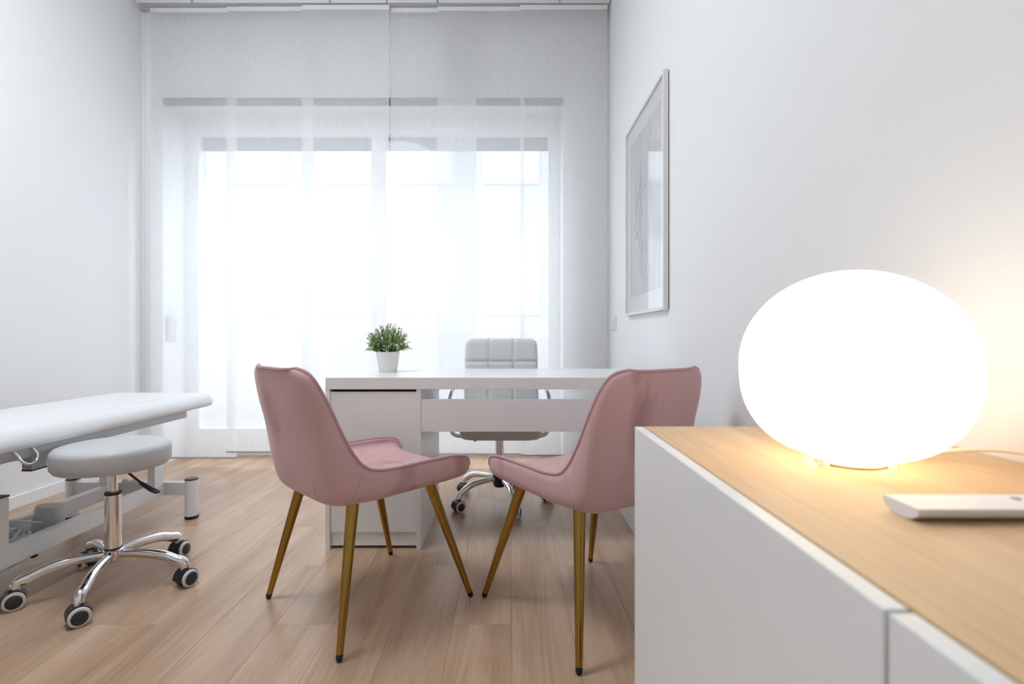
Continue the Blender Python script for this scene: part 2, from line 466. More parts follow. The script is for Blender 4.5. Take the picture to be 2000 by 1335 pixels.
track(-0.842, 0.678, 'three-channel white curtain track on ceiling over the right half of the window')

def px2x(px, y): return (px - 997.0) * y / 1000.0
panels = [ # left px, track, bottom z, label
 (294, 2, 0.060, 'leftmost sheer white curtain panel beside the exam couch, hanging lowest'),
 (443, 1, 0.104, 'second sheer white curtain panel from the left wall'),
 (590, 0, 0.100, 'third sheer white curtain panel from the left, next to the dark centre gap'),
 (762, 2, 0.092, 'sheer white curtain panel right behind the potted plant, right of the centre gap'),
 (854, 1, 0.090, 'sheer white curtain panel directly behind the pale swivel chair'),
 (1016, 0, 0.084, 'rightmost sheer white curtain panel against the right wall')]
for px, t, zb, lab in panels:
    yy = TRK[t]; x0 = px2x(px, yy); w = 0.60
    o = empty('panel_curtain', (x0 + w / 2, yy, zb))
    bm = B()
    nx, nz = 6, 12; hz = TZ - zb - 0.004
    vv = [[bm.verts.new((-w / 2 + w * i / nx, 0.0015 * math.sin(3 * i / nx + px) * math.sin(math.pi * j / nz), hz * j / nz)) for i in range(nx + 1)] for j in range(nz + 1)]
    for j in range(nz):
        for i in range(nx): bm.faces.new((vv[j][i], vv[j][i + 1], vv[j + 1][i + 1], vv[j + 1][i]))
    obj('fabric', bm, 'sheer_fabric', o, 'all')
    obj('top_rail', boxm(-w / 2, w / 2, -0.003, 0.003, hz - 0.032, hz, 0.001), 'plastic_white', o)
    bm = B(); tube(bm, [(-w / 2 - 0.002, 0, 0.0), (w / 2 + 0.002, 0, 0.0)], 0.006, 10)
    obj('bottom_rail', bm, 'alu_rail', o, True)
    tag(o, lab, 'curtain panel', 'sheer panel curtains at the window')

# ------------------------------------------------------------------ picture on the right wall
o = empty('framed_picture', (XR, 2.597, 1.02))
py0, py1, ph = -0.373, 0.373, 1.045
bm = B(); fw = 0.014
for a, b_, c, d in ((py0, py0 + fw, 0, ph), (py1 - fw, py1, 0, ph), (py0 + fw, py1 - fw, 0, fw), (py0 + fw, py1 - fw, ph - fw, ph)):
    box(bm, -0.026, -0.004, a, b_, c, d, 0.0008)
obj('frame', bm, 'frame_white', o)
obj('backing', boxm(-0.010, -0.001, py0 + 0.003, py1 - 0.003, 0.004, ph - 0.004), 'frame_back', o)
mb = obj('mount', boxm(-0.0135, -0.011, py0 + fw, py1 - fw, fw, ph - fw), 'paper_mat', o)
iy0, iy1, iz0, iz1 = py0 + 0.085, py1 - 0.085, 0.10, ph - 0.10
prn = obj('print', boxm(-0.0145, -0.0136, iy0, iy1, iz0, iz1), 'paper_print', o)
def stroke(pts, r, m):
    bm = B(); p = catmull([(0, a, b) for a, b in pts], 20)
    tube(bm, [(-0.0147, a, b) for _, a, b in p], [r * (0.35 + math.sin(math.pi * i / 19) * 0.65) for i in range(20)], 6, 1.0)
    for v in bm.verts: v.co.x = -0.0147 + (v.co.x + 0.0147) * 0.05
    return bm
rs = random.Random(3)
bmd, bml = B(), B()
def add_to(bmx, other):
    me = bpy.data.meshes.new('t'); other.to_mesh(me); other.free(); bmx.from_mesh(me); bpy.data.meshes.remove(me)
trunk = [(0.06, 0.80), (0.05, 0.70), (0.07, 0.62), (0.04, 0.52), (0.05, 0.42), (0.03, 0.30), (0.04, 0.18)]
add_to(bmd, stroke(trunk, 0.006, None))
add_to(bmd, stroke([(0.05, 0.74), (0.07, 0.66), (0.14, 0.58), (0.17, 0.50), (0.20, 0.46)], 0.005, None))
add_to(bmd, stroke([(0.20, 0.46), (0.15, 0.44), (0.10, 0.40), (0.06, 0.33)], 0.004, None))
add_to(bmd, stroke([(0.04, 0.62), (-0.03, 0.64), (-0.08, 0.63)], 0.003, None))
add_to(bmd, stroke([(0.10, 0.55), (0.08, 0.48), (0.12, 0.42), (0.21, 0.40)], 0.004, None))
for k in range(46):
    y0_ = 0.03 + rs.uniform(-0.14, 0.16); z0_ = rs.uniform(0.2, 0.8)
    l_ = rs.uniform(0.06, 0.24)
    pts = [(y0_ + rs.uniform(-0.02, 0.02) * q, z0_ - l_ * q / 4) for q in range(5)]
    pts = [(min(max(a, iy0 + .01), iy1 - .01), min(max(b, iz0 + .01), iz1 - .01)) for a, b in pts]
    add_to(bml, stroke(pts, rs.uniform(0.001, 0.003), None))
obj('drawing', bmd, 'pencil_grey', prn); obj('drawing_shading', bml, 'pencil_light', prn)
obj('glass', boxm(-0.0235, -0.0220, py0 + fw, py1 - fw, fw, ph - fw), 'picture_glass', o)
tag(o, 'tall white framed faint pencil drawing on the right wall', 'picture')

# double switch plate near the curtain
o = empty('wall_switch', (XR, 3.40, 0.988))
obj('plate', boxm(-0.010, 0.0, -0.065, 0.065, -0.043, 0.043, 0.003), 'plastic_white', o)
for s in (-1, 1):
    obj('rocker', boxm(-0.014, -0.010, s * 0.027 - 0.022, s * 0.027 + 0.022, -0.03, 0.03, 0.0015), 'plastic_white', o)
tag(o, 'small white double wall switch between curtain and picture frame', 'switch')

# ------------------------------------------------------------------ desk
DX0, DX1, DY0, DY1, DZ = -0.785, 0.615, 2.17, 2.76, 0.729
o = empty('desk', (DX0, DY0, 0))
L, Dp = DX1 - DX0, DY1 - DY0
obj('desktop', boxm(0, L, 0, Dp, DZ - 0.050, DZ, 0.0012), 'desk_white', o)
obj('side_panel', boxm(0, 0.019, 0.001, Dp - 0.036, 0.0, DZ - 0.0505, 0.0008), 'desk_white', o)
obj('side_panel', boxm(0.386, 0.405, 0.001, Dp - 0.036, 0.0, DZ - 0.0505, 0.0008), 'desk_white', o)
obj('side_panel', boxm(L - 0.050, L, 0.001, Dp - 0.036, 0.0, DZ - 0.0505, 0.0008), 'desk_white', o)
obj('front_panel', boxm(0.0195, 0.3855, 0.006, 0.022, 0.073, DZ - 0.0605, 0.0008), 'desk_white', o)
obj('plinth', boxm(0.0195, 0.3855, 0.014, 0.030, 0.012, 0.072, 0.0006), 'desk_white', o)
obj('carcass', boxm(0.0195, 0.3855, 0.032, Dp - 0.04, 0.06, DZ - 0.051), 'dark_gap', o)
obj('drawer_front', boxm(0.0195, 0.3855, Dp - 0.04, Dp - 0.02, 0.073, DZ - 0.06, 0.001), 'desk_white', o)
obj('modesty_panel', boxm(0.4055, L - 0.0505, 0.003, 0.021, 0.499, 0.636, 0.0008), 'desk_white', o)
tag(o, 'white rectangular office desk with closed left pedestal in front of the window', 'desk')

# ------------------------------------------------------------------ potted plant on the desk
px_, py_ = -0.598, 2.50
o = empty('potted_plant', (px_, py_, DZ))
bm = B(); lathe(bm, [(0, 0), (0.041, 0), (0.0433, 0.003), (0.0565, 0.098), (0.0565, 0.100), (0.0535, 0.100), (0.052, 0.085), (0, 0.085)], 40)
obj('pot', bm, 'ceramic_white', o, True)
bm = B(); lathe(bm, [(0, 0.092), (0.03, 0.091), (0.0523, 0.088), (0.0521, 0.086), (0, 0.0855)], 24); obj('soil', bm, 'soil', o, True)
rp = random.Random(11)
bs, bl, bf = B(), B(), B()
def leaf(bm, p, d, ln, wd):
    d = d.normalized(); a, b = frame_for(d); ang = rp.uniform(0, 6.28)
    s = a * math.cos(ang) + b * math.sin(ang); nn = d.cross(s)
    p1 = p + d * ln * 0.5
    v0 = bm.verts.new(p); v1 = bm.verts.new(p1 + s * wd + nn * wd * 0.35); v2 = bm.verts.new(p + d * ln); v3 = bm.verts.new(p1 - s * wd + nn * wd * 0.35)
    bm.faces.new((v0, v1, v2)); bm.faces.new((v0, v2, v3))
for k in range(150):
    az = rp.uniform(0, 2 * math.pi); el = math.acos(rp.uniform(-0.12, 1.0) ** 1.0 if rp.random() > 2 else max(-0.12, rp.uniform(-0.12, 1.0)))
    dirn = Vector((math.sin(el) * math.cos(az), math.sin(el) * math.sin(az), math.cos(el)))
    base = Vector((0.028 * dirn.x, 0.028 * dirn.y, 0.09))
    reach = rp.uniform(0.72, 1.06)
    tip = Vector((0, 0, 0.118)) + Vector((dirn.x * 0.108, dirn.y * 0.095, dirn.z * 0.114)) * reach
    if tip.z < 0.083: tip.z = 0.083
    mid = base.lerp(tip, 0.5) + Vector((0, 0, 0.014))
    pts = [base.lerp(mid, t) .lerp(mid.lerp(tip, t), t) for t in (0, .25, .5, .75, 1)]
    tube(bs, pts, [0.0012, 0.0011, 0.001, 0.0008, 0.0005], 5)
    for q in range(17):
        t = 0.30 + 0.70 * q / 16
        p = base.lerp(mid, t).lerp(mid.lerp(tip, t), t)
        dd = (tip - base).normalized() * 0.7 + Vector((rp.gauss(0, .6), rp.gauss(0, .6), rp.gauss(0.15, .5)))
        leaf(bl, p, dd, rp.uniform(0.010, 0.019), rp.uniform(0.0016, 0.0032))
    if rp.random() < 0.55:
        for q in range(rp.randint(3, 6)):
            leaf(bf, tip - (tip - base).normalized() * rp.uniform(0.0, 0.02), Vector((rp.gauss(0, 1), rp.gauss(0, 1), rp.gauss(0.6, 1))), rp.uniform(.008, .014), .0036)
obj('stems', bs, 'stem_green', o)
tag(obj('foliage', bl, 'leaf_green', o), kind='stuff')
tag(obj('flowers', bf, 'flower_cream', o), kind='stuff')
tag(o, 'small bushy green plant in white tapered pot on the desk', 'plant')

# ------------------------------------------------------------------ pink velvet chairs
KEYS = [ # Cy, Cz, Ry, Rz, w, thick, n
 (0.267, 0.426, 0.267, 0.448, 0.213, 0.012, 4.8),
 (0.259, 0.404, 0.256, 0.471, 0.218, 0.038, 4.9),
 (0.236, 0.396, 0.233, 0.485, 0.2215, 0.054, 5.0),
 (0.185, 0.393, 0.182, 0.4935, 0.225, 0.062, 5.0),
 (0.100, 0.392, 0.095, 0.496, 0.227, 0.064, 5.0),
 (0.000, 0.391, 0.000, 0.496, 0.228, 0.066, 5.0),
 (-0.095, 0.391, -0.078, 0.497, 0.228, 0.066, 5.0),
 (-0.165, 0.393, -0.135, 0.507, 0.227, 0.062, 4.6),
 (-0.216, 0.398, -0.167, 0.528, 0.227, 0.058, 4.8),
 (-0.247, 0.417, -0.188, 0.554, 0.226, 0.055, 4.5),
 (-0.263, 0.455, -0.207, 0.585, 0.225, 0.052, 4.1),
 (-0.279, 0.522, -0.230, 0.630, 0.223, 0.050, 3.6),
 (-0.296, 0.605, -0.256, 0.690, 0.219, 0.048, 3.0),
 (-0.314, 0.680, -0.281, 0.745, 0.212, 0.044, 3.0),
 (-0.328, 0.745, -0.299, 0.783, 0.199, 0.036, 3.0),
 (-0.336, 0.785, -0.311, 0.803, 0.178, 0.026, 3.0),
 (-0.340, 0.808, -0.322, 0.812, 0.140, 0.012, 3.0)]
def pink_chair(loc, rz, label):
    o = empty('dining_chair', loc, rz)
    NS, K = 84, 56
    st = catmull(KEYS, NS)
    bm = B(); rings = []
    def sup(th, n): return (max(math.sin(th), 0.0) ** (2 / n), 1 - max(math.cos(th), 0.0) ** (2 / n))
    for i, s in enumerate(st):
        cy_, cz_, ry_, rz_, w, t, n = s
        a = st[max(i - 1, 0)]; b_ = st[min(i + 1, NS - 1)]
        T = Vector((b_[0] - a[0], b_[1] - a[1])).normalized(); N = Vector((T.y, -T.x))
        iy, iz = cy_ + N.x * t, cz_ + N.y * t
        seat = 1.0 if 10 < i < 41 else 0.0
        outer, inner = [], []
        for k in range(-K, K + 1):
            th = abs(k) / K * math.pi / 2; sg = -1 if k < 0 else 1
            aa, bb = sup(th, n)
            outer.append((sg * aa * w, cy_ + (ry_ - cy_) * bb, cz_ + (rz_ - cz_) * bb))
        for k in range(K, -K - 1, -1):
            sg = -1 if k < 0 else 1
            # near-uniform spacing across the pad so the channels resolve
            aa = 1 - (1 - abs(k) / K) ** 2; bb = 1 - max(0.0, 1 - aa ** 3.6) ** (1 / 3.6)
            xx = sg * aa * (w - 0.016)
            g = 0.0
            if abs(xx) < w - 0.05:
                ph_ = abs(((xx / 0.046) % 1.0) - 0.5)
                g = -0.005 * seat * max(0.0, 1 - (0.5 - ph_) / 0.17)
            inner.append((xx, iy + (ry_ - iy) * bb + N.x * g, iz + (rz_ - iz) * bb + N.y * g))
        rings.append([bm.verts.new(p) for p in outer + inner])
    M = len(rings[0])
    for r0, r1 in zip(rings[:-1], rings[1:]):
        for k in range(M):
            bm.faces.new((r0[k], r0[(k + 1) % M], r1[(k + 1) % M], r1[k]))
    H = 2 * K + 1
    for r in (rings[0], rings[-1]):
        for k in range(H - 1):
            bm.faces.new((r[k], r[k + 1], r[M - 2 - k], r[M - 1 - k]))
    shell = obj('seat_shell', bm, 'velvet_pink', o, 'all')
    # piping round the rim
    bm = B()
    left = [(-(s[4] - 0.002), s[2] + 0.001, s[3] + 0.002) for s in st]
    s = st[-1]
    top = [(x_, s[0] + (s[2] - s[0]) * (abs(x_) / s[4]) ** 6, s[1] + 0.002 + (s[3] - s[1]) * (abs(x_) / s[4]) ** 6) for x_ in [(-1 + 2 * q / 12) * s[4] for q in range(1, 12)]]
    right = [(-p[0], p[1], p[2]) for p in reversed(left)]
    tube(bm, left + top + right, 0.0048, 8)
    obj('piping', bm, 'velvet_piping', shell, True)
    # side seam where seat and back panels meet
    for sg in (-1, 1):
        bm = B(); s = st[40]; pts = []
        for k in range(22, K + 1):
            aa, bb = sup(k / K * math.pi / 2, s[6])
            pts.append((sg * (aa * s[4] - 0.0002), s[0] + (s[2] - s[0]) * bb, s[1] + (s[3] - s[1]) * bb))
        tube(bm, pts, 0.0011, 6); obj('seam', bm, 'velvet_piping', shell, True)
    for sx in (-1, 1):
        for top_, foot in (((0.172, -0.165, 0.402), (0.249, -0.250, 0.0)), ((0.176, 0.120, 0.402), (0.249, 0.243, 0.0))):
            t_ = Vector((sx * top_[0], top_[1], top_[2])); f_ = Vector((sx * foot[0], foot[1], 0.0))
            d = (t_ - f_)
            p0 = f_ + d * (0.018 / d.z)
            bm = B(); tube(bm, [p0, p0.lerp(t_, 0.5), t_], [0.0098, 0.0143, 0.0185], 20)
            lg = obj('leg', bm, 'brushed_gold', o, True)
            bm = B(); tube(bm, [f_ + d * (0.0005 / d.z), f_ + d * (0.006 / d.z), f_ + d * (0.017 / d.z), f_ + d * (0.019 / d.z)], [0.0055, 0.0092, 0.0103, 0.0098], 16)
            obj('foot_cap', bm, 'rubber_black', lg, True)
    tag(o, label, 'chair', 'pink velvet visitor chairs at the desk')
    return o
pink_chair((-0.484, 1.776, 0), math.radians(46.3 - 90), 'pink velvet dining chair with gold legs nearest the grey rolling stool')
pink_chair((0.250, 1.716, 0), math.radians(124.0 - 90), 'pink velvet dining chair with gold legs partly behind the white sideboard')

# ------------------------------------------------------------------ casters and star bases
def caster(parent, loc, ang, s=1.0):
    """twin-wheel caster, axle along local direction ang; stands on z=0"""
    R = 0.027 * s
    ca, sa = math.cos(ang), math.sin(ang)
    ax = Vector((ca, sa, 0)); mt = rot_to(ax)
    lx = Vector(loc)
    roll = Vector((-sa, ca, 0))
    # hood between and over the wheels
    bm = B()
    prof = [(0, -0.010 * s), (R * 0.98, -0.010 * s), (R * 1.06, -0.007 * s), (R * 1.06, 0.007 * s), (R * 0.98, 0.010 * s), (0, 0.010 * s)]
    lathe(bm, prof, 28, lx + Vector((0, 0, R)), mt)
    bmesh.ops.delete(bm, geom=[v for v in bm.verts if v.co.z < 0.006], context='VERTS')
    # cover arching over both wheels
    seg = 14
    rings = []
    for k in range(seg + 1):
        th = math.radians(15 + 175 * k / seg)
        c_ = roll * math.cos(th) * R * 1.10 + Vector((0, 0, math.sin(th) * R * 1.10))
        ci = roll * math.cos(th) * R * 0.97 + Vector((0, 0, math.sin(th) * R * 0.97))
        wv = 0.0205 * s
        cen = lx + Vector((0, 0, R))
        rings.append([bm.verts.new(cen + c_ - ax * wv), bm.verts.new(cen + c_ + ax * wv), bm.verts.new(cen + ci + ax * wv), bm.verts.new(cen + ci - ax * wv)])
    for a, b_ in zip(rings[:-1], rings[1:]):
        for k in range(4): bm.faces.new((a[k], a[(k + 1) % 4], b_[(k + 1) % 4], b_[k]))
    bm.faces.new(rings[0]); bm.faces.new(rings[-1])
    lathe(bm, [(0, R), (0.0135 * s, R), (0.0145 * s, R * 1.9), (0.0125 * s, R * 2.25), (0, R * 2.25)], 20, lx)
    hood = obj('caster', bm, 'plastic_black', parent, True)
    for sg in (-1, 1):
        bm = B()
        cen = lx + Vector((0, 0, R)) + ax * sg * 0.0225 * s
        w = 0.006 * s
        lathe(bm, [(0.0, -w), (R * 0.80, -w), (R * 0.95, -w * .8), (R, -w * .3), (R, w * .3), (R * 0.95, w * .8), (R * 0.80, w), (0.0, w)], 28, cen, mt)
        ty = obj('tyre', bm, 'tyre_white', hood, True)
        bm = B()
        lathe(bm, [(0, w * .5), (R * 0.74, w * .5), (R * 0.74, w * 1.05), (R * 0.66, w * 1.35), (0, w * 1.5)] if sg > 0 else [(0, -w * .5), (R * 0.74, -w * .5), (R * 0.74, -w * 1.05), (R * 0.66, -w * 1.35), (0, -w * 1.5)], 26, cen, mt)
        obj('hub_cap', bm, 'plastic_hub', hood, True)
    return hood
def star_base(o, r, angs, caster_angs, hub_z, arm_r, flat, hub_r, drop_r, hub_mat, s=1.0):
    bm = B(); lathe(bm, [(0, hub_z - 0.026), (hub_r * 0.86, hub_z - 0.026), (hub_r, hub_z - 0.018), (hub_r, hub_z + 0.016), (hub_r * 0.86, hub_z + 0.02), (0, hub_z + 0.02)], 32)
    obj('hub', bm, hub_mat, o, True)
    for a, cang in zip(angs, caster_angs):
        ca, sa = math.cos(a), math.sin(a)
        ks = [(hub_r * 0.6, hub_z), (r * 0.30, hub_z + 0.002), (r * 0.52, hub_z - 0.001), (r * 0.70, hub_z - 0.008), (r * drop_r, hub_z - 0.024), (r * 0.965, 0.070 * s + 0.004), (r * 1.0, 0.046 * s)]
        pts = [(p[0] * ca, p[0] * sa, p[1]) for p in catmull(ks, 26)]
        n_ = len(pts)
        rad = [arm_r * (1.06 - 0.28 * abs(i / (n_ - 1) - 0.70)) for i in range(n_)]
        bm = B(); tube(bm, pts, rad, 16, flat, up=(-sa, ca, 0))
        arm = obj('base_arm', bm, 'chrome', o, 'all')
        bm = B(); lathe(bm, [(0, 0.045 * s), (0.0055, 0.045 * s), (0.0055, 0.066 * s), (0, 0.066 * s)], 12, (r * ca, r * sa, 0)); obj('caster_stem', bm, 'chrome', arm, True)
        off = 0.0
        caster(o, (r * ca - off * math.sin(cang), r * sa + off * math.cos(cang), 0), cang, s)

# ------------------------------------------------------------------ grey rolling stool
o = empty('rolling_stool', (-1.443, 1.860, 0))
bm = B()
R0 = 0.178
lathe(bm, [(0, 0.432), (R0 - 0.022, 0.432), (R0 - 0.010, 0.435), (R0 - 0.002, 0.446), (R0, 0.456), (R0, 0.494), (R0 - 0.002, 0.502), (R0 - 0.008, 0.510), (R0 - 0.018, 0.5145), (R0 - 0.05, 0.517), (0, 0.519)], 72)
se = obj('seat', bm, 'leather_grey', o, True)
obj('mount_plate', boxm(-0.08, 0.08, -0.08, 0.08, 0.424, 0.4325, 0.003), 'plastic_black', o)
bm = B(); lathe(bm, [(0, 0.415), (0.021, 0.415), (0.021, 0.426), (0, 0.426)], 24); obj('collar', bm, 'plastic_black', o, True)
bm = B(); lathe(bm, [(0, 0.32), (0.0143, 0.32), (0.0143, 0.416), (0, 0.416)], 32); obj('piston', bm, 'chrome', o, True)
bm = B(); lathe(bm, [(0, 0.332), (0.0265, 0.332), (0.0270, 0.336), (0.0265, 0.341), (0.015, 0.342), (0, 0.342)], 32); obj('ring', bm, 'plastic_black', o, True)
bm = B(); lathe(bm, [(0, 0.135), (0.0255, 0.135), (0.0255, 0.332), (0, 0.332)], 40); obj('column', bm, 'chrome', o, True)
bm = B(); lathe(bm, [(0, 0.136), (0.028, 0.136), (0.028, 0.141), (0, 0.141)], 32); obj('ring', bm, 'plastic_black', o, True)
bm = B(); tube(bm, [(0.03, -0.005, 0.425), (0.060, -0.008, 0.412), (0.100, -0.012, 0.384), (0.118, -0.014, 0.371)], 0.0042, 8)
lv = obj('lever', bm, 'plastic_black', o, True)
bm = B(); tube(bm, [(0.108, -0.013, 0.378), (0.125, -0.014, 0.367), (0.152, -0.016, 0.353), (0.172, -0.018, 0.346), (0.180, -0.018, 0.344)], [0.008, 0.011, 0.0135, 0.013, 0.006], 14, 0.55)
obj('lever_grip', bm, 'plastic_black', lv, True)
ang = [math.radians(a) for a in (-143.5, -71.5, 0.5, 72.5, 144.5)]
cang = [math.radians(a) for a in (-46, -44, -24, -8, 60)]
star_base(o, 0.262, ang, cang, 0.116, 0.0175, 0.85, 0.031, 0.86, 'chrome', 1.12)
tag(o, 'round grey leather rolling stool with chrome star base under the couch edge', 'stool')

# ------------------------------------------------------------------ swivel chair behind the desk
o = empty('swivel_chair', (-0.060, 2.80, 0))
def cushion(W, Hh, T, nx, nz, cols, rows, taper=0.0, rr=0.045, groove=0.010):
    """padded slab in the XZ plane: front faces -Y; rounded outline; grooves between tiles"""
    bm = B(); fr, bk = [], []
    for j in range(nz + 1):
        v = -1 + 2 * j / nz
        rf, rb = [], []
        for i in range(nx + 1):
            u = -1 + 2 * i / nx
            # rounded rectangle mapping
            x_, z_ = u * W / 2, v * Hh / 2
            cx_, cz_ = W / 2 - rr, Hh / 2 - rr
            dx, dz = max(abs(x_) - cx_, 0), max(abs(z_) - cz_, 0)
            if dx > 0 and dz > 0:
                m_ = max(dx, dz); l_ = math.hypot(dx, dz); dx, dz = dx * m_ / l_, dz * m_ / l_
                x_ = math.copysign(cx_ + dx, x_); z_ = math.copysign(cz_ + dz, z_)
            x_ *= 1 - taper * (v + 1) / 2
            e = max(abs(u), abs(v))
            edge = math.sqrt(max(0.0, 1 - max(0.0, (e - 0.86) / 0.14) ** 2))
            g = 0.0
            for n_, q in ((cols, u), (rows, v)):
                ph_ = ((q + 1) / 2 * n_)
                dist = abs(ph_ - round(ph_)) * (W if q is u else Hh) / n_
                if 0 < round(ph_) < n_: g = max(g, math.exp(-(dist / 0.007) ** 2))
            fr_y = -T / 2 * edge + groove * g
            rf.append(bm.verts.new((x_, fr_y, z_))); rb.append(bm.verts.new((x_, T / 2 * edge, z_)))
        fr.append(rf); bk.append(rb)
    for j in range(nz):
        for i in range(nx):
            bm.faces.new((fr[j][i], fr[j][i + 1], fr[j + 1][i + 1], fr[j + 1][i]))
            bm.faces.new((bk[j][i], bk[j + 1][i], bk[j + 1][i + 1], bk[j][i + 1]))
    bmesh.ops.remove_doubles(bm, verts=bm.verts, dist=1e-5)
    return bm
bk = obj('backrest', cushion(0.445, 0.42, 0.055, 60, 60, 3, 3, 0.04), 'leather_pale', o, 'all', (0.005, 0.235, 0.682)); bk.rotation_euler.x = math.radians(-6)
st_ = obj('seat', cushion(0.455, 0.44, 0.075, 48, 48, 3, 3, 0.0, 0.05), 'leather_pale', o, 'all', (0.01, 0.005, 0.448)); st_.rotation_euler.x = math.radians(-90)
bm = B()
rings = []
for zz, w_ in ((0.370, 0.192), (0.373, 0.204), (0.380, 0.210), (0.440, 0.228)):
    ring = []
    for k in range(48):
        th = 2 * math.pi * k / 48
        c_, s_ = math.cos(th), math.sin(th)
        rr = w_ / (abs(c_) ** 7 + abs(s_) ** 7) ** (1 / 7)
        ring.append(bm.verts.new((0.01 + rr * c_, 0.005 + rr * s_ * 0.97, zz)))
    rings.append(ring)
for a, b_ in zip(rings[:-1], rings[1:]):
    for k in range(48): bm.faces.new((a[k], a[(k + 1) % 48], b_[(k + 1) % 48], b_[k]))
bm.faces.new(list(reversed(rings[0]))); bm.faces.new(rings[-1])
obj('seat_base', bm, 'leather_pale', o, True)
bm = B(); tube(bm, catmull([(0.0, 0.17, 0.40), (0.0, 0.24, 0.41), (0.0, 0.275, 0.47), (0.0, 0.27, 0.58)], 14), 0.03, 10, 0.3, up=(1, 0, 0)); obj('back_bracket', bm, 'chrome', o, True)
for sx in (-1, 1):
    ks = [(0.12 * sx, -0.02, 0.366), (0.235 * sx, -0.03, 0.368), (0.268 * sx, -0.03, 0.42), (0.272 * sx, -0.035, 0.54), (0.262 * sx, -0.02, 0.600), (0.245 * sx, 0.05, 0.632), (0.232 * sx, 0.15, 0.630), (0.222 * sx, 0.215, 0.618)]
    bm = B(); tube(bm, catmull(ks, 40), 0.0145, 12, 0.8)
    obj('armrest', bm, 'chrome', o, 'all')
bm = B(); lathe(bm, [(0, 0.353), (0.025, 0.353), (0.025, 0.371), (0, 0.371)], 24); obj('collar', bm, 'plastic_black', o, True)
bm = B(); lathe(bm, [(0, 0.14), (0.0245, 0.14), (0.0245, 0.354), (0, 0.354)], 32); obj('column', bm, 'chrome', o, True)
bm = B(); lathe(bm, [(0, 0.085), (0.030, 0.085), (0.036, 0.10), (0.040, 0.145), (0.030, 0.165), (0.0, 0.168)], 32); obj('column_cover', bm, 'plastic_black', o, True)
bm = B(); tube(bm, [(-0.04, -0.02, 0.370), (-0.10, -0.05, 0.362), (-0.135, -0.06, 0.344)], [0.005, 0.005, 0.007], 10); obj('lever', bm, 'plastic_black', o, True)
ang = [math.radians(a) for a in (217, 288, 0, 72, 144)]
cang = [math.radians(a) for a in (-52, -10, -60, 30, -40)]
star_base(o, 0.262, ang, cang, 0.128, 0.0165, 0.75, 0.034, 0.84, 'plastic_black', 1.05)
tag(o, 'pale quilted leather swivel chair with chrome base behind the white desk', 'swivel chair')

# ------------------------------------------------------------------ exam couch along the left wall
o = empty('exam_couch', (-1.89, 1.85, 0))
def lc(bm):   # world coordinates -> couch local
    bmesh.ops.translate(bm, verts=bm.verts, vec=(1.89, -1.85, 0)); return bm
# mattress: rounded-rectangle outline swept through a bull-nose profile
def mattress():
    bm = B()
    x0, x1, y0, y1 = -2.185, -1.610, 0.90, 2.83
    def outline(inset, n=10, rc=0.085):
        pts = []; r = max(rc - inset, 0.004)
        for (cx_, cy_, a0) in ((x1 - inset - r, y1 - inset - r, 0), (x0 + inset + r, y1 - inset - r, 90), (x0 + inset + r, y0 + inset + r, 180), (x1 - inset - r, y0 + inset + r, 270)):
            for k in range(n + 1):
                a = math.radians(a0 + 90 * k / n); pts.append((cx_ + r * math.cos(a), cy_ + r * math.sin(a)))
        return pts
    prof = [(0.020, 0.528), (0.008, 0.530), (0.001, 0.538), (0.0, 0.550), (0.004, 0.566), (0.014, 0.580), (0.030, 0.591), (0.055, 0.598), (0.080, 0.6005), (0.104, 0.6000), (0.107, 0.5985), (0.110, 0.6005), (0.16, 0.604), (0.22, 0.606)]
    rings = [[bm.verts.new((*p, z)) for p in outline(i)] for i, z in prof]
    m_ = len(rings[0])
    for a, b_ in zip(rings[:-1], rings[1:]):
        for k in range(m_): bm.faces.new((a[k], a[(k + 1) % m_], b_[(k + 1) % m_], b_[k]))
    bm.faces.new(rings[-1]); bm.faces.new(list(reversed(rings[0])))
    return lc(bm)
mt = obj('mattress', mattress(), 'leather_white', o, True)
bm = B()
for xx in (-2.165, -1.65):
    box(bm, xx, xx + 0.028, 1.0, 2.565, 0.497, 0.529, 0.001)
for yy in (1.0, 1.84, 2.535):
    box(bm, -2.137, -1.65, yy, yy + 0.03, 0.498, 0.528, 0.001)
obj('bed_frame', lc(bm), 'steel_grey', o)
# lift arms
for yy0, yy1 in ((1.87, 2.50), (1.09, 1.73)):
    for xx in (-1.735, -1.965):
        bm = B()
        d = Vector((0, yy1 - yy0, 0.335 - 0.462)); n_ = Vector((0, -d.z, d.y)).normalized() * 0.019
        a, b_ = Vector((xx, yy0, 0.462)), Vector((xx, yy1, 0.335))
        vs_ = [bm.verts.new(q + n_ * s + Vector((e, 0, 0))) for q in (a, b_) for s in (-1, 1) for e in (-0.014, 0.014)]
        for f in ((0, 1, 3, 2), (4, 6, 7, 5), (0, 4, 5, 1), (2, 3, 7, 6), (0, 2, 6, 4), (1, 5, 7, 3)): bm.faces.new([vs_[i] for i in f])
        obj('lift_arm', lc(bm), 'steel_grey', o)
    for xx in (-1.738, -1.968):
        st2 = obj('hinge_post', lc(boxm(xx - 0.018, xx + 0.018, yy0 - 0.03, yy0 + 0.03, 0.424, 0.4975, 0.001)), 'steel_grey', o)
        obj('cap', lc(boxm(xx - 0.019, xx + 0.019, yy0 - 0.031, yy0 + 0.031, 0.419, 0.425, 0.001)), 'plastic_black', st2)
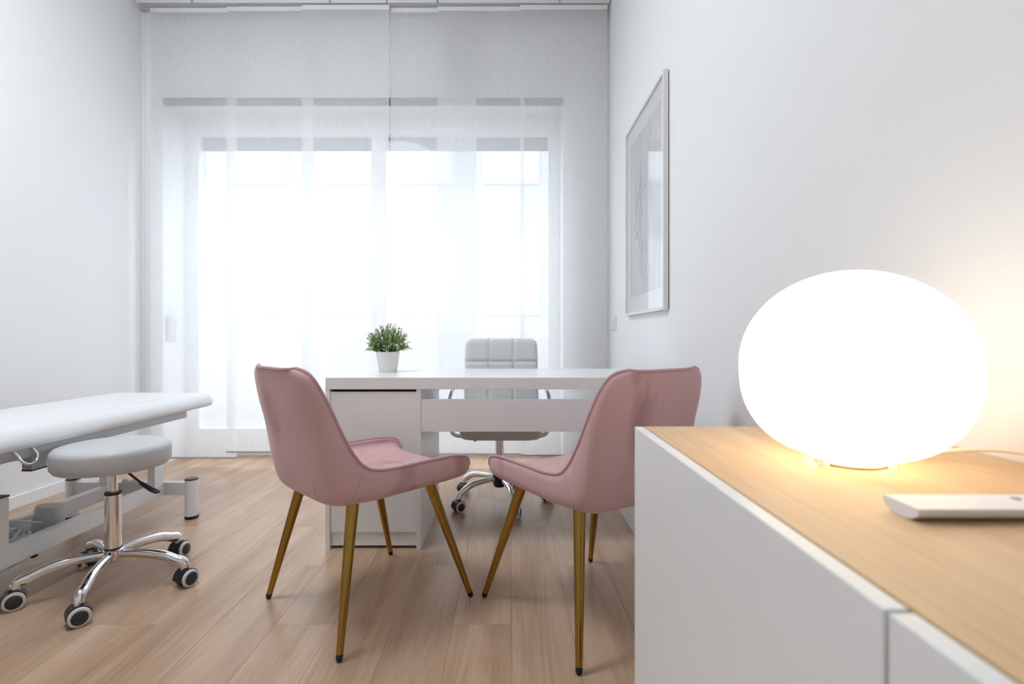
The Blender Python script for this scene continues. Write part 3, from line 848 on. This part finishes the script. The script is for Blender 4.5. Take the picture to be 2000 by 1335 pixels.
for xx in (-1.755, -1.988):
    obj('base_rail', lc(boxm(xx, xx + 0.040, 1.10, 2.535, 0.117, 0.180, 0.002)), 'steel_white', o)
    for yy in (1.69, 2.47):
        up = obj('upright', lc(boxm(xx + 0.003, xx + 0.039, yy, yy + 0.063, 0.118, 0.358, 0.002)), 'steel_white', o)
        obj('cap', lc(boxm(xx + 0.002, xx + 0.040, yy - 0.001, yy + 0.064, 0.357, 0.363, 0.001)), 'plastic_black', up)
for yy in (1.10, 2.550):
    cb = obj('crossbar', lc(boxm(-2.172, -1.592, yy - 0.016, yy + 0.018, 0.117, 0.180, 0.002)), 'steel_white', o)
    for xx in (-2.178, -1.588):
        bm = B(); lathe(bm, [(0, 0.014), (0.0300, 0.014), (0.0300, 0.192), (0, 0.192)], 32, (xx, yy, 0)); ft = obj('foot', lc(bm), 'steel_white', cb, True)
        bm = B(); lathe(bm, [(0, 0), (0.029, 0), (0.0308, 0.003), (0.0308, 0.0145), (0, 0.0145)], 32, (xx, yy, 0)); obj('foot_pad', lc(bm), 'rubber_black', cb, True)
        bm = B(); lathe(bm, [(0, 0.1915), (0.0305, 0.1915), (0.0305, 0.196), (0.027, 0.199), (0, 0.199)], 32, (xx, yy, 0)); obj('foot_cap', lc(bm), 'plastic_black', cb, True)
    for xx in (-1.86, -1.905):
        bm = B(); lathe(bm, [(0, 0), (0.013, 0), (0.015, 0.006), (0.013, 0.03), (0.006, 0.034), (0, 0.034)], 20, (xx, yy - 0.03, 0.19), rot_to((1, 0, 0))); obj('bolt', lc(bm), 'plastic_white', cb, True)
# chrome hook under the rail
bm = B()
pts = [(-1.623, 1.672, 0.528)] + [(-1.606 + 0.012 * math.sin(math.pi * k / 14), 1.704 - 0.032 * math.cos(math.pi * k / 14), 0.510 - 0.030 * math.sin(math.pi * k / 14)) for k in range(15)] + [(-1.623, 1.737, 0.528)]
tube(bm, pts, 0.0042, 10); obj('hook', lc(bm), 'chrome', o, True)
# motor between the rails
bm = B(); d = Vector((0.10, 0.12, 1)).normalized()
lathe(bm, [(0, 0), (0.046, 0), (0.050, 0.006), (0.050, 0.098), (0.046, 0.104), (0.0, 0.105)], 28, (-1.858, 2.05, 0.122), rot_to(d))
mo = obj('motor', lc(bm), 'plastic_grey', o, True)
M3 = rot_to(d)
def on_cyl(th, h, r): return Vector((-1.858, 2.05, 0.122)) + M3 @ Vector((r * math.cos(th), r * math.sin(th), h))
def patch(t0, t1, h0, h1, r, m, par):
    bm = B(); n_ = 8
    lo = [bm.verts.new(on_cyl(t0 + (t1 - t0) * k / n_, h0, r)) for k in range(n_ + 1)]
    hi = [bm.verts.new(on_cyl(t0 + (t1 - t0) * k / n_, h1, r)) for k in range(n_ + 1)]
    for k in range(n_): bm.faces.new((lo[k], lo[k + 1], hi[k + 1], hi[k]))
    return obj('label', lc(bm), m, par)
lab = patch(-0.95, -0.05, 0.010, 0.034, 0.0505, 'label_paper', mo)
bm = B()
box(bm, -1.93, -1.80, 1.78, 2.12, 0.112, 0.121, 0.002)
obj('motor_tray', lc(bm), 'steel_white', o)
# coiled cables beside the motor
rc = random.Random(5)
for k in range(5):
    bm = B(); cx_, cy_ = -1.845 + rc.uniform(-.012, .012), 1.865 + rc.uniform(-.02, .02)
    a0 = rc.uniform(0, 6.28); tl = rc.uniform(-0.5, 0.5)
    pts = [(cx_ + (0.035 + 0.008 * math.sin(3 * t)) * math.cos(t + a0), cy_ + (0.062 + 0.01 * math.cos(2 * t)) * math.sin(t + a0), 0.140 + 0.012 * k + 0.022 * math.sin(t + k) * (0.6 + tl)) for t in [q * 2 * math.pi / 28 for q in range(28)]]
    tube(bm, pts, 0.0042, 8, closed=True); obj('cable', lc(bm), 'cable_grey', o, True)
for pts in ([(-1.85, 1.90, 0.16), (-1.87, 1.95, 0.20), (-1.87, 2.0, 0.195), (-1.862, 2.03, 0.19)], [(-1.82, 1.80, 0.21), (-1.815, 1.86, 0.235), (-1.82, 1.93, 0.205), (-1.84, 2.02, 0.17)], [(-1.858, 2.08, 0.16), (-1.85, 2.2, 0.14), (-1.84, 2.32, 0.135), (-1.86, 2.5, 0.14)]):
    bm = B(); tube(bm, catmull(pts, 20), 0.004, 8); obj('cable', lc(bm), 'cable_grey', o, True)
bm = B(); tube(bm, catmull([(-1.74, 1.45, 0.116), (-1.735, 1.60, 0.098), (-1.735, 1.75, 0.100), (-1.735, 1.86, 0.114)], 20), 0.0032, 8); cb2 = obj('cable', lc(bm), 'cable_grey', o, True)
obj('cable_clip', lc(boxm(-1.742, -1.728, 1.855, 1.873, 0.100, 0.1165, 0.002)), 'plastic_black', cb2)
tag(o, 'white padded exam couch on white steel base along the left wall', 'exam couch')

# ------------------------------------------------------------------ sideboard
SX0, SX1, SZ = 0.234, XR - 0.002, 0.736
SY1, SEAM = 0.965, 0.319
o = empty('sideboard', ((SX0 + SX1) / 2, 0.15, 0)); sbx, sby = (SX0 + SX1) / 2, 0.15
def ls(bm): bmesh.ops.translate(bm, verts=bm.verts, vec=(-sbx, -sby, 0)); return bm
dw = SY1 - SEAM
ends = [(SEAM + 0.0018, SY1), (SEAM - dw, SEAM - 0.0018)]
for a, b_ in ends:
    obj('door', ls(boxm(SX0, SX0 + 0.0165, a, b_, 0.105, SZ - 0.0005, 0.0012)), 'lacquer_white', o)
obj('body', ls(boxm(SX0 + 0.020, SX1, SEAM - dw + 0.001, SY1 - 0.002, 0.10, SZ - 0.018)), 'lacquer_white', o)
tp = boxm(SX0 + 0.0185, SX1, SEAM - dw, SY1, SZ - 0.018, SZ, 0.0008)
obj('oak_top', ls(tp), 'top_oak', o)
for xx in (SX0 + 0.06, SX1 - 0.06):
    for yy in (SEAM - dw + 0.06, SY1 - 0.06):
        bm = B(); tube(bm, [(xx, yy, 0.0), (xx, yy, 0.101)], [0.014, 0.02], 16); obj('leg', ls(bm), 'steel_white', o, True)
tag(o, 'white handleless sideboard with oak top in the right foreground', 'sideboard')

# glowing glass lamp
LX, LY, LZ = 0.4566, 0.69, SZ
o = empty('table_lamp', (LX, LY, LZ))
zc, a_, b_ = 0.868 - SZ, 0.136, 0.1259
prof = []
for k in range(41):
    t = -math.pi / 2 + math.pi * k / 40
    r, z = a_ * math.cos(t), zc + b_ * math.sin(t)
    if t < 0: r = a_ * max(0.0, 1 - abs(math.sin(t)) ** 2.5) ** (1 / 2.5)
    if z < 0.0105: continue
    prof.append((max(r, 0) if k < 40 else 0.0, z))
prof = [(prof[0][0] - 0.006, 0.0105)] + prof
bm = B(); lathe(bm, prof, 64); obj('glass_globe', bm, 'lamp_glass', o, 'all')
bm = B(); lathe(bm, [(0, 0.0015), (0.040, 0.0015), (0.042, 0.003), (0.042, 0.012), (0, 0.012)], 48); obj('base', bm, 'plastic_white', o, True)
for a in (200, 320, 80):
    bm = B(); lathe(bm, [(0, 0), (0.007, 0), (0.007, 0.0100), (0, 0.0100)], 16, (0.047 * math.cos(math.radians(a)), 0.047 * math.sin(math.radians(a)), 0)); obj('base_foot', bm, 'plastic_white', o, True)
ks = [(0.045, 0.015, 0.006), (0.085, 0.025, 0.006), (0.125, 0.015, 0.010), (0.170, -0.020, 0.022), (0.205, -0.075, 0.022), (0.222, -0.16, 0.010), (0.224, -0.28, 0.004), (0.222, -0.45, 0.004)]
bm = B(); tube(bm, catmull(ks, 50), 0.0032, 10); obj('power_cord', bm, 'cable_white', o, True)
tag(o, 'glowing oval white glass table lamp on the oak sideboard top', 'lamp')

# remote control: flat top, curved belly, lies across the top
o = empty('remote_control', (0.370, 0.4865, SZ))
bm = B(); n_ = 14; W = 0.0225; T_ = 0.0125
sec = [(-W, T_), (-W + 0.001, T_ + 0.0008), (W - 0.001, T_ + 0.0008), (W, T_)]
for k in range(1, n_):
    th = math.pi * k / n_
    sec.append((W * math.cos(th), T_ - T_ * math.sin(th) ** 0.75))
ra = [bm.verts.new((0.0, y_, z_ + 0.0002)) for y_, z_ in sec]; rb = [bm.verts.new((0.165, y_, z_ + 0.0002)) for y_, z_ in sec]
m_ = len(sec)
for k in range(m_): bm.faces.new((ra[k], ra[(k + 1) % m_], rb[(k + 1) % m_], rb[k]))
bm.faces.new(ra); bm.faces.new(rb)
rm = obj('case', bm, 'remote_white', o)
for q in range(3):
    for s in (-1, 1):
        bm = B(); lathe(bm, [(0, T_ + 0.0005), (0.0042, T_ + 0.0005), (0.0042, T_ + 0.0022), (0.003, T_ + 0.0028), (0, T_ + 0.0028)], 14, (0.118 + q * 0.015, s * 0.008, 0)); obj('button', bm, 'button_grey', rm, True)
tag(o, 'slim white remote control on the sideboard in front of lamp', 'remote control')
